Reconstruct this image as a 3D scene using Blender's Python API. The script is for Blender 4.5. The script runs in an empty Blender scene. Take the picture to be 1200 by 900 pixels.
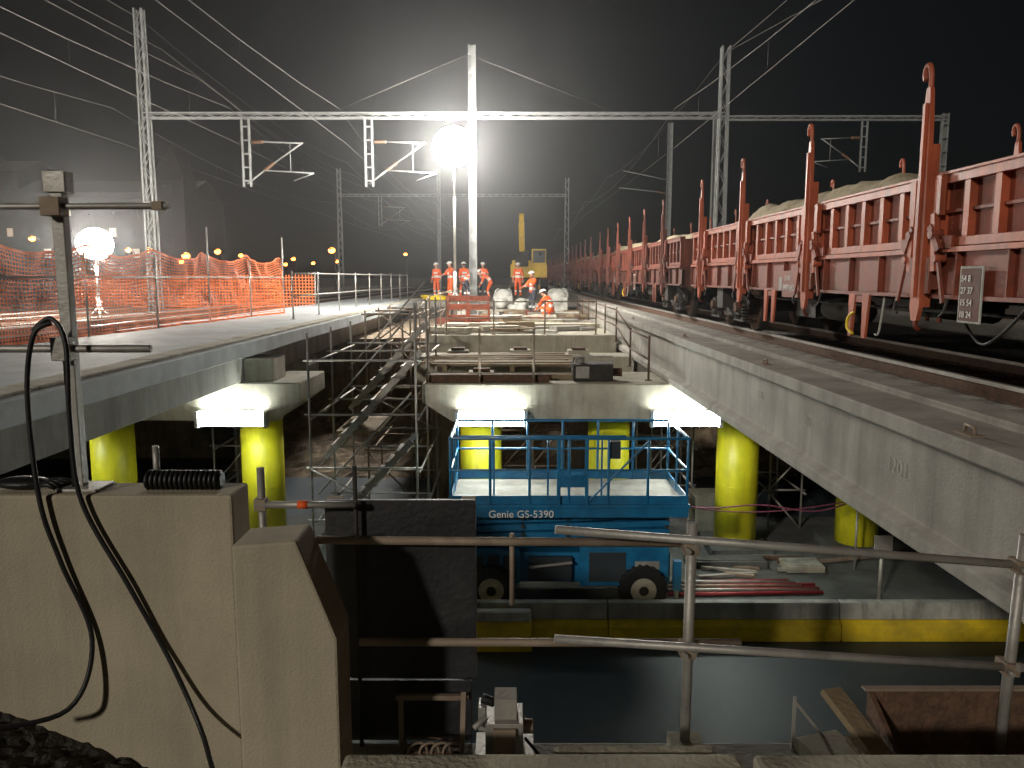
import bpy, bmesh, math, random
from mathutils import Vector, Matrix, noise
random.seed(7)
ZO = 5.55            # camera height above the road in the underpass; builder z is relative to the camera
sc = bpy.context.scene
col = sc.collection

# ------------------------------------------------------------------ materials
MATS = {}
def mat(name, c1, c2=None, rough=.75, metal=0., scale=2.5, bump=.15, bscale=45, dirt=None, damt=.5,
        streak=False, emit=None, estr=0., dscale=.9):
    if name in MATS: return MATS[name]
    m = bpy.data.materials.new(name); m.use_nodes = True
    nt = m.node_tree; N = nt.nodes; L = nt.links
    b = N["Principled BSDF"]
    b.inputs["Roughness"].default_value = rough
    b.inputs["Metallic"].default_value = metal
    if emit:
        b.inputs["Base Color"].default_value = (.8, .8, .8, 1)
        b.inputs["Emission Color"].default_value = (*emit, 1)
        b.inputs["Emission Strength"].default_value = estr
        MATS[name] = m; return m
    if c2 is None: c2 = tuple(x*.72 for x in c1)
    g = N.new("ShaderNodeNewGeometry")
    n1 = N.new("ShaderNodeTexNoise"); n1.inputs["Scale"].default_value = scale
    n1.inputs["Detail"].default_value = 9; n1.inputs["Roughness"].default_value = .65
    L.new(g.outputs["Position"], n1.inputs["Vector"])
    r1 = N.new("ShaderNodeValToRGB")
    r1.color_ramp.elements[0].position = .33; r1.color_ramp.elements[0].color = (*c2, 1)
    r1.color_ramp.elements[1].position = .62; r1.color_ramp.elements[1].color = (*c1, 1)
    L.new(n1.outputs["Fac"], r1.inputs["Fac"])
    out = r1.outputs["Color"]
    if dirt:
        mp = N.new("ShaderNodeMapping")
        mp.inputs["Scale"].default_value = (3.5, 3.5, .35) if streak else (1, 1, 1)
        L.new(g.outputs["Position"], mp.inputs["Vector"])
        n2 = N.new("ShaderNodeTexNoise"); n2.inputs["Scale"].default_value = dscale*(1.4 if streak else 1)
        n2.inputs["Detail"].default_value = 10; n2.inputs["Roughness"].default_value = .7
        L.new(mp.outputs[0], n2.inputs["Vector"])
        r2 = N.new("ShaderNodeValToRGB")
        r2.color_ramp.elements[0].position = .46; r2.color_ramp.elements[0].color = (0, 0, 0, 1)
        r2.color_ramp.elements[1].position = .72; r2.color_ramp.elements[1].color = (damt, damt, damt, 1)
        L.new(n2.outputs["Fac"], r2.inputs["Fac"])
        mx = N.new("ShaderNodeMixRGB"); mx.inputs["Color2"].default_value = (*dirt, 1)
        L.new(r2.outputs["Color"], mx.inputs["Fac"]); L.new(out, mx.inputs["Color1"])
        out = mx.outputs["Color"]
    L.new(out, b.inputs["Base Color"])
    if bump:
        n3 = N.new("ShaderNodeTexNoise"); n3.inputs["Scale"].default_value = bscale
        n3.inputs["Detail"].default_value = 5
        L.new(g.outputs["Position"], n3.inputs["Vector"])
        bp = N.new("ShaderNodeBump"); bp.inputs["Strength"].default_value = bump
        bp.inputs["Distance"].default_value = .02
        L.new(n3.outputs["Fac"], bp.inputs["Height"]); L.new(bp.outputs[0], b.inputs["Normal"])
    rr = N.new("ShaderNodeMapRange"); rr.inputs["To Min"].default_value = max(.05, rough-.15)
    rr.inputs["To Max"].default_value = min(1, rough+.15)
    L.new(n1.outputs["Fac"], rr.inputs["Value"]); L.new(rr.outputs[0], b.inputs["Roughness"])
    MATS[name] = m; return m

CONC  = mat("concrete_grey", (.44,.41,.33), (.31,.29,.235), .85, dirt=(.15,.13,.10), damt=.6, streak=True, bump=.3)
CONCB = mat("concrete_beam", (.35,.335,.30), (.24,.225,.20), .85, scale=1.6, dirt=(.11,.10,.088), damt=.6, streak=True, bump=.35, dscale=.6)
CONCW = mat("concrete_wall_beige", (.45,.395,.29), (.36,.315,.23), .9, scale=1.8, dirt=(.22,.19,.14), damt=.45, streak=True, bump=.25, bscale=90)
CONCL = mat("concrete_deck_light", (.44,.475,.485), (.33,.35,.36), .7, dirt=(.18,.185,.185), damt=.55, bump=.2)
SILL  = mat("concrete_sill", (.50,.47,.36), (.35,.33,.26), .9, scale=5, dirt=(.14,.12,.09), damt=.6, bump=.5, dscale=3)
BROWN = mat("abutment_brown", (.28,.215,.15), (.14,.11,.08), .95, dirt=(.07,.055,.04), damt=.8, streak=True, bump=.6, bscale=12)
ASPH  = mat("asphalt", (.05,.065,.076), (.032,.043,.052), .5, scale=6, bump=.25, bscale=120, dirt=(.09,.105,.115), damt=.35, dscale=.6)
GRAV  = mat("gravel_dark", (.055,.05,.045), (.02,.018,.017), .95, scale=35, bump=1.0, bscale=40)
BALL  = mat("ballast", (.25,.23,.20), (.07,.065,.06), .95, scale=14, bump=1.0, bscale=22)
DIRT  = mat("ground_dirt", (.06,.05,.045), (.03,.027,.024), .95, scale=.6, bump=.6, bscale=8)
MEDI  = mat("median_concrete", (.12,.125,.12), (.06,.065,.065), .85, scale=1.5, dirt=(.04,.04,.036), damt=.8, bump=.4)
YEL   = mat("yellow_paint", (.72,.68,.02), (.60,.58,.015), .42, scale=3, dirt=(.32,.29,.05), damt=.5, streak=True, bump=.1)
YELK  = mat("yellow_kerb_paint", (.85,.62,.02), (.66,.46,.02), .7, scale=5, dirt=(.2,.15,.06), damt=.6, bump=.3)
WHITEB= mat("barrier_white", (.45,.45,.41), (.28,.28,.26), .8, dirt=(.1,.1,.09), damt=.8, streak=True)
STEEL = mat("galvanised_steel", (.46,.45,.42), (.28,.27,.25), .5, metal=.45, scale=12, dirt=(.16,.11,.08), damt=.6, dscale=6)
RUSTY = mat("rusty_tube", (.36,.30,.23), (.21,.15,.11), .7, metal=.3, scale=10, dirt=(.10,.045,.02), damt=.8, dscale=5)
RUST  = mat("rust", (.13,.07,.042), (.06,.034,.022), .9, scale=12, bump=.6)
MAST  = mat("mast_steel", (.26,.27,.27), (.17,.18,.18), .65, metal=.3, scale=5, dirt=(.10,.085,.07), damt=.5)
WIREM = mat("catenary_copper_dark", (.14,.13,.12), (.08,.075,.07), .6, metal=.3, bump=0)
ORNG  = mat("wagon_red_paint", (.46,.105,.045), (.32,.07,.032), .5, scale=3, dirt=(.12,.045,.028), damt=.8, streak=True, bump=.15, dscale=1.4)
ORNG2 = mat("wagon_red_paint_worn", (.27,.058,.03), (.16,.038,.022), .6, scale=6, dirt=(.06,.032,.022), damt=.8, bump=.2)
ORNG3 = mat("wagon_red_paint_dimmed", (.20,.045,.025), (.12,.03,.018), .65, scale=3, dirt=(.05,.026,.018), damt=.8, streak=True, bump=.2)  # darker copy of the red; dimmer light on following wagons put into colour
ORNG4 = mat("wagon_worn_dimmed_and_plate", (.11,.032,.02), (.07,.02,.014), .7, scale=3, dirt=(.035,.02,.015), damt=.8, bump=.2)  # darker copy of the worn red, dimming in its colour; also plate ground
DARKM = mat("bogie_grime", (.05,.045,.04), (.02,.018,.016), .7, metal=.3, scale=8, bump=.4)
SAND  = mat("load_sand", (.50,.43,.30), (.30,.25,.17), .95, scale=10, bump=1., bscale=30)
BLUE  = mat("lift_blue_paint", (.012,.16,.34), (.008,.10,.23), .35, scale=4, dirt=(.04,.07,.09), damt=.55)
BLUED = mat("lift_dark", (.03,.04,.05), None, .5)
WHITE = mat("white_paint", (.78,.78,.76), (.6,.6,.58), .6)
BLACK = mat("black_rubber", (.014,.014,.015), (.008,.008,.008), .5)
PANEL = mat("dark_formwork_panel", (.020,.019,.022), (.011,.011,.012), .55, scale=3, dirt=(.045,.045,.045), damt=.5, dscale=4, bump=.2)
WOOD  = mat("timber", (.30,.23,.14), (.16,.12,.075), .85, scale=5, dirt=(.08,.055,.035), damt=.6, dscale=5, bump=.4)
NETM  = mat("orange_netting", (.85,.18,.03), (.65,.12,.02), .6, bump=0)
HIVIS = mat("hi_vis_orange", (.95,.14,.02), (.75,.10,.015), .7, scale=8)
REFL  = mat("reflective_band", (.85,.85,.8), (.7,.7,.66), .3)
TROUS = mat("trousers_dark", (.05,.055,.08), (.03,.03,.045), .85)
SKIN  = mat("skin", (.55,.32,.22), (.48,.27,.18), .55)
HELM  = mat("helmet_white", (.85,.85,.82), (.75,.75,.72), .35)
BOOT  = mat("boot_leather", (.04,.03,.02), None, .6)
HAIR  = mat("hair_brown", (.04,.025,.015), None, .8)
EXCY  = mat("excavator_yellow", (.75,.50,.03), (.6,.38,.02), .45, dirt=(.2,.14,.05), damt=.5)
GLASS = mat("dark_glass", (.01,.011,.013), None, .3, bump=0)
BRICK = mat("dark_slate_brick", (.03,.023,.02), (.018,.014,.013), .95, scale=.4)
SACK  = mat("white_sack", (.62,.62,.58), (.42,.42,.38), .8, scale=5, dirt=(.2,.18,.14), damt=.5)
YTAG  = mat("yellow_handle", (.85,.62,.02), None, .4)
REDP  = mat("red_plastic", (.45,.05,.06), (.28,.03,.04), .5)
HOSEM = mat("purple_hose", (.20,.05,.09), (.13,.03,.06), .5)
CERAM = mat("insulator_ceramic", (.22,.12,.07), None, .2, bump=0)
GLAREBALL = mat("lamp_glare_ball", (1,1,1), emit=(1.,.95,.86), estr=380)  # glowing ball takes the size of the floodlight's glare
GLAREBALL2= mat("lamp_glare_ball_small", (1,1,1), emit=(1.,.93,.82), estr=420)
FLUO  = mat("fluorescent_lit", (1,1,1), emit=(.93,1.,.93), estr=85)
SODIUM= mat("sodium_lamp_lit", (1,1,1), emit=(1.,.24,.03), estr=22)
WINL  = mat("window_lit", (1,1,1), emit=(1.,.55,.25), estr=.25)

# ------------------------------------------------------------------ builder
class B:
    def __init__(s, name): s.name=name; s.bm=bmesh.new(); s.mats=[]
    def mi(s, m):
        if m not in s.mats: s.mats.append(m)
        return s.mats.index(m)
    def face(s, vs, m, smooth=False):
        try: f = s.bm.faces.new(vs)
        except ValueError: return
        f.material_index = s.mi(m); f.smooth = smooth
    def hexa(s, P, m):
        v=[s.bm.verts.new(p) for p in P]
        for q in ((0,3,2,1),(4,5,6,7),(0,1,5,4),(1,2,6,5),(2,3,7,6),(3,0,4,7)):
            s.face([v[i] for i in q], m)
    def box(s, lo, hi, m):
        x0,y0,z0=lo; x1,y1,z1=hi
        s.hexa([(x0,y0,z0),(x1,y0,z0),(x1,y1,z0),(x0,y1,z0),(x0,y0,z1),(x1,y0,z1),(x1,y1,z1),(x0,y1,z1)], m)
    def obox(s, c, size, m, rot=(0,0,0)):
        R = Matrix.Rotation(rot[2],3,'Z') @ Matrix.Rotation(rot[1],3,'Y') @ Matrix.Rotation(rot[0],3,'X')
        h = Vector(size)/2; c=Vector(c)
        s.hexa([c+R@Vector((a*h.x,b*h.y,d*h.z)) for d in (-1,1) for a,b in ((-1,-1),(1,-1),(1,1),(-1,1))], m)
    def bar(s, p1, p2, w, h, m):
        p1=Vector(p1); p2=Vector(p2); d=(p2-p1).normalized()
        up = Vector((0,0,1)) if abs(d.z)<.95 else Vector((0,1,0))
        a=d.cross(up).normalized()*w/2; b=a.cross(d).normalized()*h/2
        s.hexa([p1-a-b,p1+a-b,p2+a-b,p2-a-b,p1-a+b,p1+a+b,p2+a+b,p2-a+b], m)
    def cyl(s, p1, p2, r, m, r2=None, seg=10, caps=True):
        s.tube([p1,p2],[r, r if r2 is None else r2], m, seg, caps)
    def tube(s, pts, r, m, seg=8, caps=True):
        pts=[Vector(p) for p in pts]; n=len(pts)
        rs = r if isinstance(r,(list,tuple)) else [r]*n
        rings=[]; a=None
        for i,p in enumerate(pts):
            d=(pts[min(i+1,n-1)]-pts[max(i-1,0)])
            if d.length<1e-9: d=Vector((0,0,1))
            d.normalize()
            if a is None:
                a=d.orthogonal().normalized()
            else:
                a=(a-d*a.dot(d)); a = a.normalized() if a.length>1e-6 else d.orthogonal().normalized()
            b=d.cross(a)
            rings.append([s.bm.verts.new(p+(a*math.cos(t)+b*math.sin(t))*rs[i]) for t in [2*math.pi*k/seg for k in range(seg)]])
        for i in range(n-1):
            for k in range(seg):
                s.face([rings[i][k],rings[i][(k+1)%seg],rings[i+1][(k+1)%seg],rings[i+1][k]], m, True)
        if caps:
            s.face(rings[0][::-1], m); s.face(rings[-1], m)
    def prism(s, pts, vec, m):
        vec=Vector(vec); a=[s.bm.verts.new(p) for p in pts]; b=[s.bm.verts.new(Vector(p)+vec) for p in pts]
        n=len(pts); s.face(a[::-1], m); s.face(b, m)
        for i in range(n): s.face([a[i],a[(i+1)%n],b[(i+1)%n],b[i]], m)
    def ball(s, c, r, m, sc_=(1,1,1), seg=14, rings=9, zmin=-2, R=None):
        c=Vector(c); rows=[]
        for i in range(rings+1):
            th=math.pi*i/rings; z=max(math.cos(th), zmin)
            q=math.sin(th) if math.cos(th)>zmin else math.sqrt(max(0,1-zmin*zmin))*.001
            row=[]
            for k in range(seg):
                ph=2*math.pi*k/seg
                v=Vector((q*math.cos(ph)*sc_[0], q*math.sin(ph)*sc_[1], z*sc_[2]))*r
                if R is not None: v=R@v
                row.append(s.bm.verts.new(c+v))
            rows.append(row)
        for i in range(rings):
            for k in range(seg):
                s.face([rows[i][k],rows[i+1][k],rows[i+1][(k+1)%seg],rows[i][(k+1)%seg]], m, True)
    def grid(s, x0,x1,y0,y1,nx,ny,fz,m,smooth=True):
        V=[[s.bm.verts.new((x0+(x1-x0)*i/nx, y0+(y1-y0)*j/ny, fz(x0+(x1-x0)*i/nx, y0+(y1-y0)*j/ny))) for j in range(ny+1)] for i in range(nx+1)]
        for i in range(nx):
            for j in range(ny):
                s.face([V[i][j],V[i+1][j],V[i+1][j+1],V[i][j+1]], m, smooth)
    def done(s, bevel=0, recalc=True, parent=None):
        bm=s.bm
        bmesh.ops.remove_doubles(bm, verts=bm.verts, dist=1e-6)
        if recalc: bmesh.ops.recalc_face_normals(bm, faces=bm.faces)
        xs=[v.co for v in bm.verts]
        c=Vector(((min(v.x for v in xs)+max(v.x for v in xs))/2,(min(v.y for v in xs)+max(v.y for v in xs))/2,min(v.z for v in xs)))
        for v in bm.verts: v.co-=c
        me=bpy.data.meshes.new(s.name); bm.to_mesh(me); bm.free()
        for m in s.mats: me.materials.append(m)
        o=bpy.data.objects.new(s.name, me); col.objects.link(o); o.location=c+Vector((0,0,ZO))
        if bevel:
            md=o.modifiers.new("bevel","BEVEL"); md.width=bevel; md.segments=2; md.limit_method='ANGLE'; md.angle_limit=math.radians(42)
        return o

def nz(x,y,z=0,s=1.): return noise.noise(Vector((x*s,y*s,z*s)))

def text(name, body, size, loc, R, m, parent):
    cu=bpy.data.curves.new(name,'FONT'); cu.body=body; cu.size=size; cu.extrude=.0015; cu.align_x='LEFT'
    cu.materials.append(m)
    o=bpy.data.objects.new(name,cu); col.objects.link(o)
    o.matrix_world=Matrix.Translation(Vector(loc)+Vector((0,0,ZO)))@R.to_4x4()
    bpy.context.view_layer.update()
    mw=o.matrix_world.copy(); o.parent=parent; o.matrix_parent_inverse=parent.matrix_world.inverted(); o.matrix_world=mw
    return o
R_LEFT = Matrix(((0,0,-1),(-1,0,0),(0,1,0)))     # text readable from -X side
R_FRONT= Matrix(((1,0,0),(0,0,-1),(0,1,0)))      # text readable from -Y side

# ------------------------------------------------------------------ ground, roads, embankments
b=B("ground"); b.grid(-500,500,-200,900,10,10,lambda x,y:-5.60,DIRT); b.done(recalc=False)
b=B("road"); b.box((-120,3.2,-5.58),(120,11.55,-5.55),ASPH)
for k in range(-12,13):
    b.box((k*6-1.5,7.4,-5.55),(k*6+1.5,7.52,-5.546),WHITEB)
b.done()
b=B("road"); b.box((-120,17.6,-5.58),(120,24,-5.55),ASPH); b.done()
b=B("median_pavement"); b.box((-120,11.95,-5.58),(120,17.6,-5.43),MEDI); b.done(bevel=.02)
b=B("embankment_far"); b.box((-400,24,-5.6),(400,36,-1.85),BROWN); b.done()
b=B("embankment_terrain"); b.box((-500,36,-5.6),(500,900,-1.32),DIRT)
b.box((-4.3,36,-1.32),(3.6,110,-1.06),BALL); b.done()
b=B("embankment_near"); b.box((-400,-60,-5.6),(400,2.3,-2.05),GRAV)
b.box((-400,2.3,-5.6),(-1.0,3.2,-2.05),GRAV); b.done()
b=B("abutment_bearing_shelf"); b.box((-1.0,2.3,-5.6),(14,3.13,-1.95),CONCB); b.box((2.7,3.13,-5.6),(14,3.7,-1.955),CONCB); b.box((-30,3.22,-5.6),(-1.0,3.7,-2.0),CONCB); b.done(bevel=.015)
def gz(x,y): return -1.66 - max(0,(x+2.25))*.42 + .02*nz(x,y,0,9)+.02*nz(x,y,3,22)+.018*nz(x,y,3,45)
b=B("gravel_heap"); b.grid(-5,-.9,.6,3.0,160,100,lambda x,y:max(gz(x,y),-2.1),GRAV,False); b.done()
b=B("abutment_sill")
b.box((-.56,1.5,-2.0),(.76,2.47,-1.575),SILL); b.box((.80,1.5,-2.0),(5,2.46,-1.57),SILL)
b.box((.14,2.475,-1.95),(.70,2.56,-1.60),SILL); b.done(bevel=.02)

# ------------------------------------------------------------------ left parapet wall and end block
b=B("parapet_wall"); b.box((-7,3.0,-2.3),(-1.09,3.2,-.84),CONCW); b.done(bevel=.012)
b=B("parapet_end_block")
b.prism([(-.955,2.6,-.905),(-.735,2.6,-.888),(-.604,2.6,-1.24),(-.604,2.6,-2.1),(-.955,2.6,-2.1)],(0,.2,0),CONCW); b.done(bevel=.01)

# ------------------------------------------------------------------ right bridge beam and deck
b=B("concrete_edge_beam")
prof=[(2.90,-1.95),(2.90,-1.84),(3.0,-1.79),(3.0,-1.20),(2.92,-1.165),(2.92,-1.04),(3.42,-1.04),(3.42,-.985),(3.74,-.985),(3.74,-1.95)]
b.prism([(x,3.3,z) for x,z in prof],(0,32.7,0),CONCB)
beam=b.done(bevel=.012)
text("stencil","1201",.17,(2.992,6.2,-1.52),R_LEFT,WHITEB,beam)
text("stencil","20",.15,(2.992,8.0,-1.5),R_LEFT,WHITEB,beam)
text("stencil","100L",.13,(2.992,9.6,-1.45),R_LEFT,WHITEB,beam)
b=B("lifting_anchor")
for y in (5.2,9.5,14,20): b.tube([(3.05,y-.06,-1.04),(3.05,y-.05,-.98),(3.05,y+.05,-.98),(3.05,y+.06,-1.04)],.012,RUSTY,6); b.box((3.0,y-.1,-1.04),(3.1,y+.1,-1.03),RUSTY)
b.done()
b=B("bridge_deck_right"); b.box((3.76,3.3,-1.9),(14,36,-1.33),CONCB); b.box((3.76,3.3,-1.33),(14,36,-1.22),BALL); b.done()

def track(xc,y0,y1,z,name="railway_track"):
    b=B(name)
    for sx in (-.7175,.7175):
        x=xc+sx
        b.box((x-.07,y0,z-.17),(x+.07,y1,z-.155),RUST); b.box((x-.01,y0,z-.155),(x+.01,y1,z-.04),RUST)
        b.box((x-.035,y0,z-.04),(x+.035,y1,z),STEEL)
    y=y0+.3
    while y<y1:
        b.box((xc-1.25,y-.12,z-.30),(xc+1.25,y+.12,z-.175),CONCB); y+=.62
    return b.done()
track(5.55,3.4,110,-1.04)
track(-9.6,3.6,110,-1.02); track(-13.6,3.6,110,-1.02); track(-5.9,36.2,110,-1.0)

# ------------------------------------------------------------------ left bridge deck
b=B("bridge_deck_left")
b.box((-7.9,3.6,-1.3),(-4.35,40,-1.05),CONCL)
b.box((-22,3.6,-1.5),(-7.92,36,-1.3),CONCB)
b.box((-7.9,3.6,-1.92),(-5.0,36,-1.302),CONCB)
b.box((-22,3.6,-1.92),(-8.2,36,-1.502),CONCB)
b.done(bevel=.015)
b=B("ballast_bed_left"); b.box((-22,3.6,-1.3),(-7.95,110,-1.2),BALL); b.box((-7.9,40.05,-1.3),(-4.35,110,-1.15),BALL); b.done()
b=B("cable_duct_cover")
y=5
while y<39:
    b.box((-4.75,y,-1.05),(-4.45,y+1.18,-1.01+random.uniform(-.006,.006)),CONC); y+=1.2
b.done(bevel=.008)

# ------------------------------------------------------------------ piers
b=B("pier_cap")
b.prism([(-1.66,14.5,-1.95),(8.4,14.5,-1.95),(8.4,14.5,-2.3),(8.0,14.5,-2.66),(-1.1,14.5,-2.66),(-1.66,14.5,-2.3)],(0,1.9,0),CONC); cap=b.done(bevel=.02)
b=B("pier_cap")
b.prism([(-22,14.5,-1.93),(-3.9,14.5,-1.93),(-3.9,14.5,-2.28),(-4.4,14.5,-2.64),(-22,14.5,-2.64)],(0,1.9,0),CONC)
b.box((-5.0,14.7,-1.93),(-4.45,15.5,-1.5),CONC); b.done(bevel=.02)
for x,y in ((-11.0,15.5),(-7.95,15.5),(-4.97,15.5),(-.62,15.5),(1.92,15.5),(4.5,15.5),(6.95,15.5)):
    b=B("yellow_column")
    b.cyl((x,y,-5.43),(x,y,-2.64),.41,YEL,seg=32); b.box((x-.6,y-.6,-5.43),(x+.6,y+.6,-5.28),MEDI)
    b.cyl((x,y,-2.78),(x,y,-2.645),.425,CONC,seg=32)
    b.cyl((x,y,-4.1),(x,y,-4.085),.413,YEL,seg=32); b.done()
b=B("pier_cap"); b.box((-2.3,18.7,-2.5),(2.85,19.7,-1.86),CONC); b.box((-22,19,-2.5),(-4.9,20,-1.93),CONCB); b.box((3,19,-2.5),(9,20,-1.96),CONCB); b.done(bevel=.02)
for x in (-1.6,1.6,-6.5,5.5):
    b=B("concrete_column"); b.cyl((x,19.3,-5.6),(x,19.3,-2.5),.38,BROWN,seg=24); b.done()
b=B("bridge_deck_centre")
b.box((-2.3,21.6,-2.3),(2.85,36,-1.56),CONC)
b.box((-2.1,24.5,-1.56),(2.7,25.2,-1.42),CONC); b.box((-2.1,29,-1.56),(2.7,29.8,-1.40),CONC)
b.box((-2.1,33.6,-1.56),(.2,34.3,-1.36),CONC)
b.done(bevel=.02)
b=B("far_abutment_pillar"); b.box((-2.75,22.5,-5.6),(-1.5,24,-1.95),BROWN); b.box((.2,23,-5.6),(1.0,24,-2.4),BROWN); b.done(bevel=.03)
b=B("rubble_heap")
b.grid(-8,8,21.5,24.2,90,30,lambda x,y:-5.6+max(0,(y-21.6))*.75*(1+.4*nz(x,y,0,.7))+.12*nz(x,y,0,3)+.07*nz(x,y,4,8),BROWN,False); b.done()

b=B("timber_plank_stack")
for i in range(11):
    y=16.5+i*.2
    b.obox((-.2+random.uniform(-.2,.2),y,-1.78-random.uniform(0,.05)),(3.2+random.uniform(-.4,.4),.16,.05),WOOD,(0,random.uniform(-.01,.01),random.uniform(-.03,.03)))
for x in (-1.4,0,1.3): b.box((x-.05,16.42,-1.95),(x+.05,18.7,-1.82),WOOD)
b.done()
b=B("timber_beam"); b.obox((-.45,14.75,-1.87),(2.3,.16,.14),RUST,(0,.0,.03)); b.obox((.9,15.2,-1.9),(1.5,.12,.1),WOOD,(0,0,-.05)); b.done(bevel=.01)
b=B("hydraulic_pump_unit")
b.box((1.15,14.8,-1.93),(1.9,15.4,-1.62),DARKM); b.box((1.2,14.78,-1.88),(1.45,14.8,-1.66),STEEL)
b.cyl((1.3,15.1,-1.62),(1.3,15.1,-1.5),.09,STEEL); b.tube([(1.15,14.9,-1.6),(1.15,14.9,-1.48),(1.9,14.9,-1.48),(1.9,14.9,-1.6)],.018,STEEL)
b.cyl((1.9,15.1,-1.8),(2.1,15.1,-1.8),.08,RUST,seg=12); b.done(bevel=.01)
for k,(x,y,z) in enumerate(((-1.3,18.9,-1.86),(.2,19.0,-1.86),(1.6,18.95,-1.86),(-.6,15.3,-1.95))):
    b=B("bearing_block"); b.box((x-.25,y,z),(x+.25,y+.45,z+.12),CONC); b.box((x-.16,y+.08,z+.12),(x+.16,y+.36,z+.18),RUST); b.done(bevel=.01)
random.seed(31)
b=B("site_material_pile")
for i in range(70):
    x=random.uniform(-2.0,2.4); y=random.choice([random.uniform(22,24),random.uniform(26,28.5),random.uniform(30,33)])
    L_=random.uniform(.3,1.7); s_=random.uniform(.04,.26)
    b.obox((x,y,-1.54+s_/2),(L_,random.uniform(.08,.5),s_),random.choice([WOOD,CONC,RUST,STEEL,WOOD,ORNG2,SACK]),(0,0,random.uniform(-.5,.5)))
b.done()

# ------------------------------------------------------------------ scaffolding
def scaffold(name, xs, ys, zs, m=STEEL, r=.024):
    b=B(name)
    for x in xs:
        for y in ys:
            b.cyl((x,y,zs[0]),(x,y,zs[-1]+.1),r,m,seg=6)
            b.box((x-.08,y-.08,zs[0]-.01),(x+.08,y+.08,zs[0]+.004),m)
    for z in zs[1:]:
        for y in ys: b.cyl((xs[0]-.1,y+.05,z),(xs[-1]+.1,y+.05,z),r,m,seg=6)
        for x in xs: b.cyl((x+.05,ys[0]-.1,z-.05),(x+.05,ys[-1]+.1,z-.05),r,m,seg=6)
    for j,y in enumerate(ys):
        for i in range(len(xs)-1):
            for k in range(len(zs)-1):
                if (i+j+k)%3==2: continue
                a,c=(xs[i],xs[i+1]) if (i+k+j)%2 else (xs[i+1],xs[i])
                b.cyl((a,y-.04,zs[k]+.05),(c,y-.04,zs[k+1]-.05),r*.85,m,seg=6)
    return b
b=B("scaffold_stair_tower")
for x in (-3.7,-1.75):
    for y in (14.3,16.2,18.2): b.cyl((x,y,-5.43),(x,y,-1.0 if x<-3 else -.45),.024,STEEL,seg=6); b.box((x-.1,y-.1,-5.44),(x+.1,y+.1,-5.425),STEEL)
for z in (-4.5,-3.5,-2.5,-1.5):
    for y in (14.3,16.2,18.2): b.cyl((-3.8,y+.05,z),(-1.65,y+.05,z),.022,STEEL,seg=6)
    for x in (-3.7,-1.75): b.cyl((x+.05,14.2,z-.05),(x+.05,18.3,z-.05),.022,STEEL,seg=6)
for (p,q) in (((-3.6,14.4,-4.9),(-1.85,14.4,-3.0)),((-3.65,15.3,-3.5),(-1.85,15.3,-1.5)),((-3.6,17.4,-2.9),(-1.9,17.4,-1.0))):
    p=Vector(p); q=Vector(q)
    for dy in (0,.7):
        b.bar(p+Vector((0,dy,0)),q+Vector((0,dy,0)),.045,.11,STEEL)
    b.cyl(p+Vector((0,0,.9)),q+Vector((0,0,.9)),.02,STEEL,seg=6)
    for i in range(1,9):
        c=p.lerp(q,i/9); b.box((c.x-.11,c.y,c.z-.02),(c.x+.11,c.y+.7,c.z+.02),STEEL)
b.cyl((-3.7,14.25,-3.5),(-1.75,14.25,-4.5),.018,STEEL,seg=6); b.cyl((-3.7,18.15,-2.5),(-1.75,18.15,-3.5),.018,STEEL,seg=6)
b.box((-3.7,16.4,-3.25),(-2.8,18.2,-3.2),WOOD)
b.done()
scaffold("scaffold",[-3.6,-2.5],[19.5,21.5,23.5],[-5.55,-4.3,-3.0,-1.8,-.9],RUSTY).done()
scaffold("scaffold",[-6.6,-5.9],[17.2,18.6],[-5.5,-4.6,-3.7,-2.7]).done()
scaffold("scaffold",[2.75,3.3,4.0],[17.2,18.4],[-5.5,-4.6,-3.7,-2.7]).done()
scaffold("scaffold",[5.6,6.3],[16.8,18.4],[-5.5,-4.6,-3.7,-2.7]).done()
scaffold("scaffold",[-.3,.5,1.2],[18.0,18.6],[-5.5,-4.5,-3.5,-2.6],RUSTY).done()
def railing(name, pts, h, m=STEEL, r=.022, mids=(.5,1.)):
    b=B(name); pts=[Vector(p) for p in pts]
    for p in pts: b.cyl(p,p+Vector((0,0,h+.06)),r,m,seg=6); b.box(p-Vector((.06,.06,0)),p+Vector((.06,.06,.012)),m)
    for k in mids:
        for p,q in zip(pts[:-1],pts[1:]):
            b.cyl(p+Vector((0,0,h*k)),q+Vector((0,0,h*k)),r*.9,m,seg=6)
    return b.done()
railing("scaffold_railing",[(-5.5+.02*i,20+2.6*i,-1.05) for i in range(9)],1.15)
railing("scaffold_railing",[(-2.25,16.3,-1.95),(-2.25,18.6,-1.86),(-2.25,21.7,-1.56),(-2.25,25,-1.56),(-2.25,29,-1.56),(-2.25,33,-1.56)],1.05,RUSTY)
railing("scaffold_railing",[(-1.55,14.6,-1.95),(-.6,14.6,-1.95),(.4,14.6,-1.95)],.95,RUSTY)
railing("scaffold_railing",[(2.6,15.0+2.4*i,-1.95 if i<2 else -1.6) for i in range(8)],.8,RUST)
railing("scaffold_railing",[(-1.8,21.8,-1.56),(-.5,21.8,-1.56),(.9,21.8,-1.56),(2.3,21.8,-1.56)],.9,RUSTY)

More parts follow.
